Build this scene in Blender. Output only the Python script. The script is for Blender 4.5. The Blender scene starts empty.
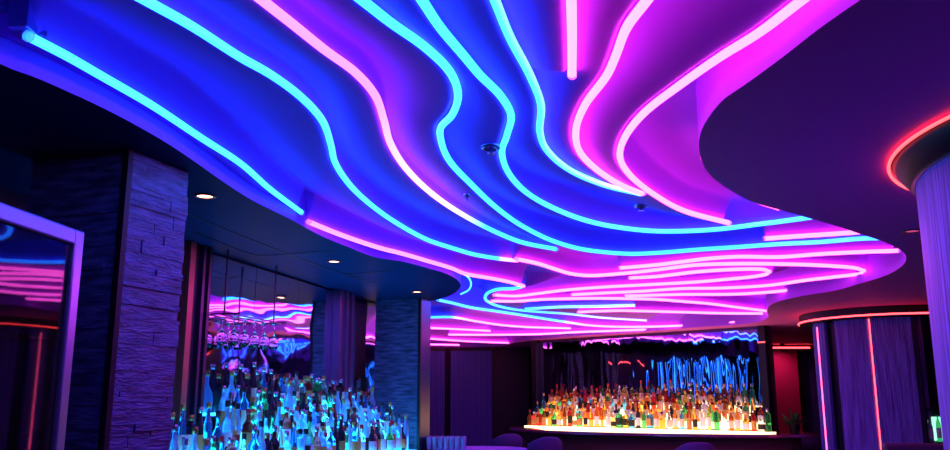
import bpy, bmesh, math, random
import numpy as np
from mathutils import Vector, Matrix
from mathutils.geometry import tessellate_polygon
random.seed(7)
rng = np.random.RandomState(5)
D = bpy.data
COL = bpy.context.scene.collection
PI = math.pi
# ------------------------------------------------------------------ camera
FPX, TILT, EYE = 850.0, math.radians(11.7), 1.5
cam = D.cameras.new('camera'); cam.sensor_width = 36; cam.lens = FPX/950*36
cam.clip_end = 200
co = D.objects.new('camera', cam); COL.objects.link(co)
co.location = (0, 0, EYE); co.rotation_euler = (PI/2+TILT, 0, 0)
bpy.context.scene.camera = co

def P(px, py, z):
    """point of the horizontal plane z seen at a pixel (used to survey the plan)"""
    x = (px-475)/FPX; v = (225-py)/FPX
    ry = math.cos(TILT)-v*math.sin(TILT); rz = math.sin(TILT)+v*math.cos(TILT)
    t = (z-EYE)/rz
    return (x*t, ry*t)

# ------------------------------------------------------------------ materials
def mat(name, base=(.5, .5, .5), rough=.5, metal=0, spec=.5, trans=0, emit=None, es=0, coat=0, ior=1.45):
    m = D.materials.new(name); m.use_nodes = True
    b = m.node_tree.nodes['Principled BSDF']
    b.inputs['Base Color'].default_value = (*base, 1)
    b.inputs['Roughness'].default_value = rough
    b.inputs['Metallic'].default_value = metal
    b.inputs['Specular IOR Level'].default_value = spec
    b.inputs['Transmission Weight'].default_value = trans
    b.inputs['IOR'].default_value = ior
    b.inputs['Coat Weight'].default_value = coat
    if emit:
        b.inputs['Emission Color'].default_value = (*emit, 1)
        b.inputs['Emission Strength'].default_value = es
    return m

def noise_bump(m, scale=(1, 1, 1), nscale=5, strength=.2, dist=.02, detail=4):
    nt = m.node_tree; b = nt.nodes['Principled BSDF']
    tc = nt.nodes.new('ShaderNodeTexCoord'); mp = nt.nodes.new('ShaderNodeMapping')
    mp.inputs['Scale'].default_value = scale
    n = nt.nodes.new('ShaderNodeTexNoise'); n.inputs['Scale'].default_value = nscale; n.inputs['Detail'].default_value = detail
    bp = nt.nodes.new('ShaderNodeBump'); bp.inputs['Strength'].default_value = strength; bp.inputs['Distance'].default_value = dist
    nt.links.new(tc.outputs['Object'], mp.inputs['Vector']); nt.links.new(mp.outputs[0], n.inputs['Vector'])
    nt.links.new(n.outputs['Fac'], bp.inputs['Height']); nt.links.new(bp.outputs[0], b.inputs['Normal'])
    return m

def noise_color(m, c1, c2, scale=(1, 1, 1), nscale=5, detail=4, lo=.35, hi=.65):
    nt = m.node_tree; b = nt.nodes['Principled BSDF']
    tc = nt.nodes.new('ShaderNodeTexCoord'); mp = nt.nodes.new('ShaderNodeMapping')
    mp.inputs['Scale'].default_value = scale
    n = nt.nodes.new('ShaderNodeTexNoise'); n.inputs['Scale'].default_value = nscale; n.inputs['Detail'].default_value = detail
    r = nt.nodes.new('ShaderNodeValToRGB')
    r.color_ramp.elements[0].position = lo; r.color_ramp.elements[0].color = (*c1, 1)
    r.color_ramp.elements[1].position = hi; r.color_ramp.elements[1].color = (*c2, 1)
    nt.links.new(tc.outputs['Object'], mp.inputs['Vector']); nt.links.new(mp.outputs[0], n.inputs['Vector'])
    nt.links.new(n.outputs['Fac'], r.inputs[0]); nt.links.new(r.outputs[0], b.inputs['Base Color'])
    return m

M = {}
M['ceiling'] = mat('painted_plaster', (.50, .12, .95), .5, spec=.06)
M['soffit'] = noise_bump(mat('plum_plaster', (.75, .11, .58), .55, spec=.25), nscale=300, strength=.04, dist=.002)
M['soffit_bar'] = noise_bump(mat('black_lacquer_panel', (.006, .03, .12), .45, spec=.03), nscale=3, strength=.05, dist=.01)
M['black'] = mat('black_paint', (.008, .008, .012), .45)
M['floor'] = noise_color(mat('dark_floor', rough=.35), (.07, .05, .10), (.11, .08, .15), nscale=3)
M['wall'] = noise_bump(mat('plum_wall', (.06, .03, .09), .7), nscale=60, strength=.1, dist=.003)
M['stone'] = noise_bump(noise_color(mat('split_stone', rough=.2, spec=.8), (.035, .05, .13), (.11, .15, .36), (1, 1, 6), 6, 6), (1, 1, 5), 22, .55, .012, 6)
M['mirror'] = mat('antique_mirror', (.62, .66, .85), .03, 1)
M['darkmetal'] = mat('dark_bronze', (.10, .06, .14), .3, .8)
M['frame'] = mat('satin_frame', (.30, .34, .66), .28, .9)
M['copper'] = mat('copper_trim', (.55, .18, .14), .35, .6)
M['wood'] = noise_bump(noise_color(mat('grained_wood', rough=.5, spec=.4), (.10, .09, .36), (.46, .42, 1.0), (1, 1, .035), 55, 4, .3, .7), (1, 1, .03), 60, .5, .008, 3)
M['flute'] = mat('fluted_panel', (.10, .12, .45), .6)
M['red'] = mat('oxblood_panel', (.85, .05, .22), .55)
M['counter'] = mat('polished_counter', (.10, .05, .10), .2, coat=.5)
M['barfront'] = noise_bump(mat('textured_bar_front', (.22, .09, .07), .5), nscale=70, strength=.8, dist=.02)
M['step_warm'] = mat('backlit_glass_warm', (.9, .8, .6), .4, emit=(1, .68, .36), es=2.6)
M['step_blue'] = mat('backlit_glass_blue', (.5, .7, .9), .4, emit=(.02, .40, 1), es=9)
M['led_red'] = mat('red_led', (.2, .02, .02), .4, emit=(1, .045, .06), es=7)
M['led_pink'] = mat('hot_pink_led', (.2, .02, .02), .4, emit=(1, .07, .22), es=5)
M['lamp'] = mat('warm_lamp', (.8, .6, .4), .4, emit=(1, .42, .22), es=6)
M['lamp_dim'] = mat('dim_lamp', (.8, .3, .4), .4, emit=(1, .1, .3), es=.6)
M['endcap'] = mat('clear_endcap', (.8, .8, .95), .2, trans=.5)
M['tumbler'] = mat('tumbler_glass', (.6, .68, 1), .08, trans=.4)
M['glass'] = mat('clear_glass', (.9, .93, 1), .03, trans=1)
M['pane'] = mat('cabinet_pane', (.5, .5, .65), .02, trans=1, ior=1.35)
M['cabin'] = mat('cabinet_lining', (.05, .04, .08), .25, spec=.6)
M['upholstery'] = noise_bump(mat('indigo_velvet', (.12, .08, .30), .7), nscale=200, strength=.2, dist=.002)
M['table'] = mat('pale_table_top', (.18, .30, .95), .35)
M['white'] = mat('white_shade', (.75, .72, .8), .5)
M['leaf'] = mat('green_leaf', (.05, .16, .05), .5)
M['cable'] = mat('orange_light_cable', (.3, .1, .02), .4, emit=(1, .25, .04), es=2.2)

def neon_material():
    m = D.materials.new('neon_light'); m.use_nodes = True
    nt = m.node_tree; b = nt.nodes['Principled BSDF']
    a = nt.nodes.new('ShaderNodeAttribute'); a.attribute_name = 'glow'
    b.inputs['Base Color'].default_value = (.5, .5, .5, 1)
    nt.links.new(a.outputs['Color'], b.inputs['Emission Color'])
    b.inputs['Emission Strength'].default_value = NEON
    return m
NEON = 8.4
M['neon'] = neon_material()

# ------------------------------------------------------------------ object helpers
def link(name, me, m=None, parent=None, smooth=False):
    if m is not None:
        for k in (m if isinstance(m, (list, tuple)) else [m]): me.materials.append(k)
    o = D.objects.new(name, me); COL.objects.link(o)
    if parent is not None: o.parent = parent
    if smooth:
        me.polygons.foreach_set('use_smooth', [True]*len(me.polygons)); me.update()
    return o

def obj(name, bm, m=None, parent=None, smooth=False, bevel=0):
    me = D.meshes.new(name); bmesh.ops.recalc_face_normals(bm, faces=bm.faces[:]); bm.to_mesh(me); bm.free()
    o = link(name, me, m, parent, smooth)
    if bevel:
        md = o.modifiers.new('bevel', 'BEVEL'); md.width = bevel; md.segments = 3; md.limit_method = 'ANGLE'
    return o

def tag(o, label=None, cat=None, group=None, kind=None):
    if label: o['label'] = label
    if cat: o['category'] = cat
    if group: o['group'] = group
    if kind: o['kind'] = kind
    return o

def thing(name, label, cat, loc=(0, 0, 0), rz=0, group=None):
    o = D.objects.new(name, None); COL.objects.link(o); o.empty_display_size = .1
    o.location = loc; o.rotation_euler = (0, 0, rz)
    return tag(o, label, cat, group)

def box(bm, x0, x1, y0, y1, z0, z1):
    vs = [bm.verts.new(c) for c in ((x0,y0,z0),(x1,y0,z0),(x1,y1,z0),(x0,y1,z0),(x0,y0,z1),(x1,y0,z1),(x1,y1,z1),(x0,y1,z1))]
    for f in ((0,3,2,1),(4,5,6,7),(0,1,5,4),(1,2,6,5),(2,3,7,6),(3,0,4,7)): bm.faces.new([vs[i] for i in f])

def bbox(*a):
    bm = bmesh.new(); box(bm, *a); return bm

def prism(pts, z0, z1, holes=(), side_mat=0):
    """vertical prism over a polygon (list of xy)"""
    bm = bmesh.new()
    loops = [pts, *holes]
    tri = tessellate_polygon([[Vector((x, y, 0)) for x, y in l] for l in loops])
    flat = [p for l in loops for p in l]
    lo = [bm.verts.new((x, y, z0)) for x, y in flat]; hi = [bm.verts.new((x, y, z1)) for x, y in flat]
    for t in tri:
        for ring in (lo, hi):
            try: bm.faces.new([ring[i] for i in t])
            except ValueError: pass
    k = 0
    for l in loops:
        n = len(l)
        for i in range(n):
            a, b = k+i, k+(i+1) % n
            f = bm.faces.new((lo[a], lo[b], hi[b], hi[a])); f.material_index = side_mat
        k += n
    return bm

def lathe(bm, prof, n=16, c=(0, 0), rfun=None):
    rings = []
    for r, z in prof:
        if r < 1e-6: rings.append([bm.verts.new((c[0], c[1], z))])
        else:
            ring = []
            for i in range(n):
                a = 2*PI*i/n; q = r*(rfun(a) if rfun else 1)
                ring.append(bm.verts.new((c[0]+q*math.cos(a), c[1]+q*math.sin(a), z)))
            rings.append(ring)
    for A, B in zip(rings, rings[1:]):
        for i in range(n):
            j = (i+1) % n
            if len(A) == 1 and len(B) == 1: break
            if len(A) == 1: bm.faces.new((A[0], B[i], B[j]))
            elif len(B) == 1: bm.faces.new((A[i], A[j], B[0]))
            else: bm.faces.new((A[i], A[j], B[j], B[i]))
    return bm

def sweep(pts, r, n=10, cap=True):
    """round tube along 3-d points -> bmesh"""
    bm = bmesh.new(); pts = [Vector(p) for p in pts]; rings = []
    for i, p in enumerate(pts):
        t = (pts[min(i+1, len(pts)-1)]-pts[max(i-1, 0)]).normalized()
        up = Vector((0, 0, 1)) if abs(t.z) < .9 else Vector((0, 1, 0))
        s = t.cross(up).normalized(); u = s.cross(t)
        rings.append([bm.verts.new(p+(s*math.cos(2*PI*k/n)+u*math.sin(2*PI*k/n))*r) for k in range(n)])
    for A, B in zip(rings, rings[1:]):
        for i in range(n): bm.faces.new((A[i], A[(i+1) % n], B[(i+1) % n], B[i]))
    if cap: bm.faces.new(rings[0]); bm.faces.new(rings[-1])
    return bm

def spline(pts, step=.03):
    """Catmull-Rom through xy points, resampled evenly"""
    p = np.array(pts, float)
    p = np.vstack([2*p[0]-p[1], p, 2*p[-1]-p[-2]])
    out = []
    for i in range(1, len(p)-2):
        L = np.linalg.norm(p[i+1]-p[i]); n = max(2, int(L/step*1.5)+1)
        a0, a1, a2, a3 = p[i-1], p[i], p[i+1], p[i+2]
        # centripetal
        t0 = 0; t1 = t0+max(1e-4, np.linalg.norm(a1-a0))**.5; t2 = t1+max(1e-4, np.linalg.norm(a2-a1))**.5; t3 = t2+max(1e-4, np.linalg.norm(a3-a2))**.5
        for t in np.linspace(t1, t2, n, endpoint=False):
            A1 = (t1-t)/(t1-t0)*a0+(t-t0)/(t1-t0)*a1; A2 = (t2-t)/(t2-t1)*a1+(t-t1)/(t2-t1)*a2; A3 = (t3-t)/(t3-t2)*a2+(t-t2)/(t3-t2)*a3
            B1 = (t2-t)/(t2-t0)*A1+(t-t0)/(t2-t0)*A2; B2 = (t3-t)/(t3-t1)*A2+(t-t1)/(t3-t1)*A3
            out.append((t2-t)/(t2-t1)*B1+(t-t1)/(t2-t1)*B2)
    out.append(p[-2]); out = np.array(out)
    s = np.concatenate([[0], np.cumsum(np.linalg.norm(np.diff(out, axis=0), axis=1))])
    k = max(3, int(s[-1]/step))
    q = np.linspace(0, s[-1], k)
    return np.stack([np.interp(q, s, out[:, 0]), np.interp(q, s, out[:, 1])], 1)

# ------------------------------------------------------------------ heights
ZS = 2.62          # underside of the soffits
ZT = 2.72          # neon tubes
ZC = 2.885          # recessed ceiling
LIP = 2.726
CY, PK = (.012, .15, 1.0), (1.0, .075, .62)
HP = (1.0, .06, .42)
VP = (.24, .055, .8)

# (kind of colour stops, pixel trace, riser side +1/-1/0, extend at start metres, extend at end metres, label)
TUBES = [
 ([(0, CY)], [(30,37),(65,55),(100,75),(150,104),(200,137),(240,163),(270,189),(301,212)], 1, 0, 0,
  'cyan neon tube nearest the dark left soffit, starting at a bracket'),
 ([(0, VP), (.6, VP), (1, PK)], [(309,222),(340,234.5),(380,248),(400,253),(426,260.5),(451,268),(466.5,274),(489.5,278),(510,282),(523.5,286)], 1, 0, 0,
  'pink neon tube following the dark soffit edge just after the first cyan tube ends'),
 ([(0, CY), (.6, CY), (1, (.15, .12, 1))], [(523,286.5),(512.5,288.6),(500,289),(489.5,292),(485,297),(487,301),(495,305),(507,308),(520,310),(540,311.8),(566,313.6),(604,317.7),(646,320.3)], -1, 0, 0,
  'blue neon tube with a tight hook turn beyond the corner of the left soffit'),
 ([(0, CY), (.975, CY), (1, PK)], [(145,0),(190,25),(240,57),(270,74),(300,96),(322,120),(331,145),(335,162),(350,185),(370,204),(395,222),(428,240),(451,247.7),(476.7,255),(502,259),(517,260.5)], 1, 1.5, 0,
  'long cyan neon tube with a soft kink, second from the left soffit'),
 ([(0, VP), (.5, VP), (.72, (.35, .16, 1)), (.85, CY), (1, CY)], [(262,0),(290,22),(325,50),(355,72),(375,95),(384,120),(390,142),(405,167),(430,192),(460,213),(498,233),(524.5,243),(555.6,249)], 1, 1.5, 0,
  'hot pink neon tube turning cyan towards its far end among blue waves'),
 ([(0, CY)], [(362,0),(390,22),(425,47),(450,72),(458,95),(452,115),(441,127),(441,140),(449,160),(471,184),(498,209),(524,227),(556,242),(587,250),(629,253.8),(655,253),(700,249.5),(738,247),(780,244),(820,242),(860,238.7),(884,238)], 1, 1.5, .4,
  'double-bend cyan neon tube running on to the far right tip of the ceiling'),
 ([(0, CY)], [(422,0),(440,27),(465,57),(480,75),(500,95),(511,115),(507,135),(502,152),(510,175),(530,195),(560,211),(587,220.7),(613,226.5),(653,231),(688,231),(720,229),(760,224),(780,221.5),(812,217)], 1, 1.5, .5,
  'cyan neon tube with a wide S bend ending at the plum soffit'),
 ([(0, (.05, .3, 1)), (.3, CY), (1, CY)], [(495,0),(510,37),(530,75),(541,105),(540,132),(547,150),(570,170),(605,185),(640,193.5)], 1, 1.5, 0,
  'pale cyan neon tube that bounds the blue waves and meets the pink ones'),
 ([(0, PK)], [(571,-14),(572,35),(572,74)], 1, .6, 0, 'short straight pink neon tube ending in mid ceiling'),
 ([(0, PK)], [(647,0),(627,27),(616,55),(607,75),(585,105),(576,130),(580,152),(600,172),(625,187),(642,193)], 1, 1.5, 0,
  'pink neon tube with a narrow bend beside the short straight one'),
 ([(0, PK)], [(802,0),(760,32),(720,57),(680,85),(645,112),(625,137),(620,157),(630,175),(655,195),(685,211),(728.5,222.8)], 1, 1.5, 0,
  'broad bright pink neon tube sweeping round nearest the plum soffit'),
 ([(0, HP)], [(703,158),(711,171),(735,190),(755,201),(778,208.5)], 0, 0, 0, 'hot pink neon line tucked along the curved edge of the plum soffit'),
 ([(0, PK)], [(765,238.5),(800,236),(820,234.7),(852,232.5),(870,231)], 1, 0, 0, 'short pink neon tube between two cyan ones near the far right tip'),
 ([(0, PK)], [(517,259),(538,263.5),(555,269),(573,274),(591,275.5),(627,273),(655,270),(697,265),(738,263.7),(780,264),(807,264.7),(833,266),(855,268),(864,270.7)], 1, 0, 0,
  'long pink neon tube wandering across to the hairpin at the far right'),
 ([(0, PK)], [(864,270.7),(858,274),(833,277),(807,280),(767,285.5),(723,288),(680,288.7),(642,291.2),(604,293),(572,294.7)], -1, 0, 0,
  'pink neon tube running back from the far right hairpin'),
 ([(0, PK)], [(620,268),(655,265),(680,262),(709,258.5),(738,256.7),(780,257),(820,254),(860,252),(898,250.7)], 1, 0, 0,
  'pink neon tube that reaches the far right tip of the ceiling'),
 ([(0, PK)], [(629.5,278),(655,276.6),(700,271.5),(738,269.3),(762,269.3),(769.5,271.6)], 1, 0, 0, 'upper arm of the small pink neon hairpin in mid ceiling'),
 ([(0, PK)], [(769.5,271.6),(765,274.5),(750,277),(723,279.6),(700,281.7),(642,285),(604,287),(565.6,290),(538,293.5),(515,296),(494.6,295)], -1, 0, 0,
  'lower arm of the small pink neon hairpin, reaching back to the blue hook'),
 ([(0, PK)], [(491,301),(515,301.2),(540,299.5),(578,298.5),(624,298.5),(655,299.3),(683,301.4),(709,303.6),(738,307.4),(767,311)], 1, 0, 0,
  'pink neon tube from inside the blue hook to the notch over the back bar'),
 ([(0, PK)], [(625,296),(680,294.5),(738,294),(781,291),(810,287),(833,284)], 1, 0, 0, 'pink neon tube along the far right rim of the ceiling'),
 ([(0, CY), (1, (.1, .3, 1))], [(525,309),(560,307),(600,306.3),(634.6,305.4)], 1, 0, 0, 'short blue neon tube beyond the blue hook'),
 ([(0, PK)], [(578,312),(617,310.6),(655,311.3),(700,312.6),(723,313.2),(767,313.5)], 1, 0, 0, 'straight pink neon tube ending at the notch over the back bar'),
 ([(0, CY), (.5, CY), (.6, PK), (1, PK)], [(438,300),(451,302.7),(471.6,307.6),(494.6,311),(515,314),(540,318),(566,322),(591,325.4),(617,326.7),(655,326.5),(700,324.6),(735,322)], 1, 0, 0,
  'neon tube starting cyan by the soffit corner and turning pink over the back bar'),
 ([(0, CY), (.15, CY), (.3, PK), (1, PK)], [(415,317.5),(428,317.5),(448.6,317),(476.7,321.3),(502,325),(528,327),(560,328),(582,328.7)], 1, 0, 0,
  'pink neon tube with a short cyan start behind the stone pillar'),
 ([(0, PK)], [(405,327),(425.6,327.7),(464,329.5),(510,332)], 1, 0, 0, 'far pink neon tube beginning behind the stone pillar, above the last ones'),
 ([(0, PK)], [(448.6,334.6),(489.5,334.8),(540,334),(578,332),(617,330.6),(655,329),(700,326.2)], 1, 0, 0, 'far pink neon tube running close above the back bar mirror'),
 ([(0, HP)], [(405,337.5),(427.6,338.5),(464,341),(511,343)], 1, 0, 0, 'last long pink neon tube before the far dark header'),
 ([(0, HP)], [(405,343.8),(427,344.3),(459,345)], 0, 0, 0, 'shortest far pink neon tube beside the far dark header'),
]
TUBES.append(([(0, CY)], [(463,273.5),(468,277),(471,284),(468,290.5),(461,294)], 0, 0, 0, 'small curled cyan neon tube wrapped round the rounded tip of the left soffit'))
def tube_z(px): return {(309,222): 2.655, (463,273.5): 2.655, (30,37): 2.685, (448.6,334.6): 2.65, (405,337.5): 2.65, (405,343.8): 2.645, (438,300): 2.665}.get(px[0], ZT)
paths = []
for stops, px, side, e0, e1, label in TUBES:
    w = [P(x, y, tube_z(px)) for x, y in px]
    if e0:
        d = Vector(w[0])-Vector(w[1]); d.normalize(); w.insert(0, (w[0][0]+d.x*e0*.5, w[0][1]+d.y*e0*.5)); w.insert(0, (w[1-1][0]+d.x*e0*.4-.05, w[0][1]+d.y*e0*1.0-.6))
    if e1:
        d = Vector(w[-1])-Vector(w[-2]); d.normalize(); w.append((w[-1][0]+d.x*e1, w[-1][1]+d.y*e1))
    paths.append(spline(w, .03))

# ---- recessed ceiling: one continuous stepped surface; every tube lies at the foot of a step
def profile(u, LIP):
    u = u+.03
    v = np.clip(u/.10, 0, 1); v = (np.sqrt(v*v+.0225)-.15)/(math.sqrt(1.0225)-.15)
    zr = LIP+(ZC-LIP)*(1-(1-v)**1.8)
    s = np.clip(-u/.62, 0, 1)
    zs = LIP+(ZC-LIP)*(s*s*(3-2*s))**.8
    return np.where(u > 0, zr, zs)

def ceiling_height(X, Y):
    Z = np.full(X.shape, ZC)
    for (stops, px, side, e0, e1, label), pth in zip(TUBES, paths):
        if side == 0: continue
        pts = pth[::2] if len(pth) > 40 else pth
        m = .68
        msk = (X > pts[:, 0].min()-m) & (X < pts[:, 0].max()+m) & (Y > pts[:, 1].min()-m) & (Y < pts[:, 1].max()+m)
        idx = np.nonzero(msk)
        if len(idx[0]) == 0: continue
        qx, qy = X[idx], Y[idx]
        best = np.full(qx.shape, 9.0); sg = np.zeros(qx.shape); over = np.zeros(qx.shape)
        n = len(pts)-1
        for i in range(n):
            ax, ay = pts[i]; dx, dy = pts[i+1]-pts[i]; L = math.hypot(dx, dy); dx /= L; dy /= L
            rx, ry = qx-ax, qy-ay
            t = rx*dx+ry*dy; c = np.clip(t, 0, L)
            d = np.hypot(rx-c*dx, ry-c*dy)
            b = d < best-1e-9
            cr = rx*dy-ry*dx            # positive on the (dy,-dx) side
            best = np.where(b, d, best); sg = np.where(b, np.where(cr >= 0, 1, -1), sg)
            ov = np.zeros(qx.shape)
            if i == 0: ov = np.maximum(ov, -t)
            if i == n-1: ov = np.maximum(ov, t-L)
            over = np.where(b, ov, over)
        u = best*sg*side
        z = profile(u, LIP+tube_z(px)-ZT)
        k = np.clip(over/.04, 0, 1)
        z = z*(1-k)+ZC*k
        Z[idx] = np.minimum(Z[idx], z)
    return Z

xs = np.arange(-3.2, 5.4, .0125)
ys = np.concatenate([np.arange(-4.4, 2.0, .12), np.arange(2.0, 7.0, .0125), np.arange(7.0, 8.0, .018), np.arange(8.0, 19.0, .032)])
X, Y = np.meshgrid(xs, ys)
Z = ceiling_height(X, Y)
# keep cells only where the recess can be
nx, ny = len(xs), len(ys)
verts = np.stack([X.ravel(), Y.ravel(), Z.ravel()], 1)
i0 = (np.arange(ny-1)[:, None]*nx+np.arange(nx-1)[None, :]).ravel()
faces = np.stack([i0, i0+nx, i0+nx+1, i0+1], 1)
me = D.meshes.new('ceiling')
me.vertices.add(len(verts)); me.vertices.foreach_set('co', verts.ravel().astype(np.float32))
me.loops.add(faces.size); me.loops.foreach_set('vertex_index', faces.ravel().astype(np.int32))
me.polygons.add(len(faces)); me.polygons.foreach_set('loop_start', (np.arange(len(faces))*4).astype(np.int32))
me.polygons.foreach_set('loop_total', np.full(len(faces), 4, np.int32))
me.update(calc_edges=True); me.polygons.foreach_set('use_smooth', [True]*len(faces)); me.validate()
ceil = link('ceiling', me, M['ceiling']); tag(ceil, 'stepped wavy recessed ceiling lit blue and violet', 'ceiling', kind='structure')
roof = obj('ceiling', bbox(-6, 9, -4.6, 19.4, 2.95, 3.05), M['black']); tag(roof, 'flat slab over the room', 'ceiling', kind='structure')

def zc_at(x, y): return float(ceiling_height(np.array([[x]]), np.array([[y]]))[0, 0])

# ---- neon tubes
def neon(path, stops, label, r=.0165, ZT=ZT):
    base = path[0]
    t = thing('neon_tube', label, 'neon tube', (base[0], base[1], ZT), 0)
    loc = [(x-base[0], y-base[1], 0) for x, y in path]
    bm = sweep(loc, r, 10)
    me = D.meshes.new('light_tube'); bm.to_mesh(me); bm.free()
    n = len(path); pos = [s[0] for s in stops]
    f = np.arange(n)/(n-1)
    cols = np.stack([np.interp(f, pos, [s[1][c] for s in stops]) for c in range(3)], 1)
    full = np.ones((n*10, 4), np.float32); full[:, :3] = np.repeat(cols, 10, axis=0)
    at = me.attributes.new('glow', 'FLOAT_COLOR', 'POINT'); at.data.foreach_set('color', full.ravel())
    link('light_tube', me, M['neon'], t, True)
    for a, b in ((0, 1), (-1, -2)):
        A = Vector(loc[a]); d = (A-Vector(loc[b])).normalized()
        obj('end_cap', sweep([A-d*.002, A+d*.008, A+d*.014], r*1.15, 12), M['endcap'], t)
    return t
for (stops, px, side, e0, e1, label), pth in zip(TUBES, paths):
    q = pth
    if px[0][0] == 703: q = pth
    neon(q, stops, label, {703: .011, 463: .009}.get(px[0][0], .0165), tube_z(px))

# bracket that carries the start of the first cyan tube
bx0 = P(29, 30, ZT)
br = thing('mounting_bracket', 'blue-lit metal bracket and conduit at the start of the left cyan tube', 'bracket', (bx0[0], bx0[1], ZT))
obj('plate', bbox(-.05, .02, -.05, .02, -.01, .13), M['frame'], br, bevel=.004)
obj('conduit', sweep([(-.04, -.02, .07), (-.3, -.08, .07), (-.8, -.3, .07)], .016), M['frame'], br, True)
obj('socket', sweep([(-.03, .015, -.002), (.025, .06, 0)], .024, 14), M['frame'], br, True)

# ---- soffits
LEFT = [(0,64),(37,78),(71,93),(98,105.5),(124.5,119),(163.6,141),(196,162.5),(215,176),(251,199.5),(287,217.5),(322,236),(350,247.5),(377,257.5),(400,261),(430,268.7),(446,273.5),(457.5,280),(460.5,287),(451,295),(438,299.5),(425,301.5)]
LE = [P(x, y, ZS) for x, y in LEFT]
LE = [(-2.1, -4.4), (-1.9, -2.5), (-1.75, 0), (-1.66, 1.6)]+LE+[(-1.0, 10.2), (-1.6, 10.6)]
left_poly = [(-6, -4.5)]+[tuple(p) for p in spline(LE, .06)]+[(-6, 10.8)]
sl = obj('ceiling', prism(left_poly, ZS, 2.93, side_mat=1), [M['soffit_bar'], M['ceiling']]); tag(sl, 'black lacquered soffit over the left bar', 'ceiling', kind='structure')
RIGHT = [(427,347.5),(464,347.3),(500,346),(516,342),(540,338.8),(591,335),(642,331.5),(700,327),(738,324.7),(758,322),(768,317),(767,311),(770,305.5),(780,301),(807,295),(833,291),(860,283.5),(887,275),(903,265),(906,257),(902,251),(887,243),(860,234),(833,225),(807,217.6),(780,210),(755,203),(735,193),(710,175),(700,155),(700,135),(708,118),(725,98),(740,88),(780,59),(820,28),(860,0)]
RE = [P(x, y, ZS) for x, y in RIGHT]
RE = [(-6, 18.6), (-3, 18.5)]+RE+[(1.25, 1.6), (1.6, 0), (2.1, -2.5), (2.4, -4.4)]
right_poly = [tuple(p) for p in spline(RE, .06)]+[(9, -4.5), (9, 19.3), (-6, 19.3)]
sr = obj('ceiling', prism(right_poly, ZS, 2.93, side_mat=1), [M['soffit'], M['ceiling']]); tag(sr, 'smooth plum soffit with a curved edge', 'ceiling', kind='structure')
# panel seams of the lacquered soffit
def strip(px, w=.014):
    pts = spline([P(a, b, ZS) for a, b in px], .2)
    bm = bmesh.new(); prev = None
    for i, p in enumerate(pts):
        d = pts[min(i+1, len(pts)-1)]-pts[max(i-1, 0)]; d = d/np.linalg.norm(d); nn = np.array([-d[1], d[0]])*w/2
        c = [bm.verts.new((*(p+s*nn), z)) for s in (1, -1) for z in (ZS-.004, ZS+.01)]
        if prev:
            for a, b in ((0, 1), (1, 3), (3, 2), (2, 0)): bm.faces.new((prev[a], prev[b], c[b], c[a]))
        prev = c
    return bm
for px in ([(160,200),(225,229),(289,254),(345,274),(376,284)], [(195,232),(262,256),(289,254),(335,250)], [(345,274),(390,271)]):
    tag(obj('trim', strip(px), M['black']), 'thin black joint between soffit panels', 'trim', kind='structure')

# ---- shell
fl = obj('floor', bbox(-6, 9, -4.6, 19.4, -.1, 0), M['floor']); tag(fl, kind='structure')
for nm, a in (('wall_left', (-6.1, -6, -4.6, 19.4, 0, 3.05)), ('wall_right', (9, 9.1, -4.6, 19.4, 0, 3.05)), ('wall_front', (-6, 9, -4.6, -4.5, 0, 3.05)), ('wall_back', (-6, 9, 19.3, 19.4, 0, 3.05))):
    tag(obj(nm, bbox(*a), M['wall']), kind='structure')

# ---- stone pillars
def cladding(w, h, seed, thick=.016):
    """rows of split stone slips on the plane y=0 facing -y, x 0..w"""
    r = random.Random(seed); bm = bmesh.new(); z = 0
    while z < h:
        hh = min(r.choice((.022, .03, .045, .06)), h-z); x = -r.random()*.2
        while x < w:
            L = r.uniform(.2, .6); a, b = max(0, x), min(w, x+L)
            if b-a > .01:
                d = r.uniform(.002, thick); box(bm, a+.0008, b-.0008, -d, .004, z+.0008, z+hh-.0008)
            x += L
        z += hh
    return bm

def pillar(p0, ang, w, d, h, label, seed, end_mat=None):
    """p0 = front right corner; ang = heading of the right face"""
    t = thing('stone_pillar', label, 'pillar', (p0[0], p0[1], 0), ang)
    # local: right face along +y from origin, body towards -x
    core = bbox(-w, 0, 0, d, 0, h-.002); obj('core', core, M['black'], t)
    f = obj('front_cladding', cladding(w, h-.003, seed), M['stone'], t); f.location = (-w, 0, 0)
    if end_mat is None:
        s = obj('side_cladding', cladding(d, h-.003, seed+1), M['stone'], t); s.rotation_euler = (0, 0, PI/2); s.location = (0, 0, 0)
    else:
        obj('side_panel', bbox(0, .012, .01, d-.01, 0, h-.003), end_mat, t)
    obj('corner_trim', bbox(-.012, .02, -.02, .012, 0, h-.003), M['black'], t)
    return t
A = P(129, 149, ZS); B = P(188, 172, ZS)
ang1 = math.atan2(B[1]-A[1], B[0]-A[0])-PI/2
pillar(A, ang1, .55, math.hypot(B[0]-A[0], B[1]-A[1]), ZS, 'near pillar clad in dark split stone beside the glass cabinet', 3)
C = P(420, 298, ZS); E2 = P(428.5, 301, ZS)
pillar(C, math.atan2(E2[1]-C[1], E2[0]-C[0])-PI/2, .52, .36, ZS, 'far pillar clad in dark split stone at the end of the left bar', 11, mat('polished_side', (.07, .04, .12), .3, .6))

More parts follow.
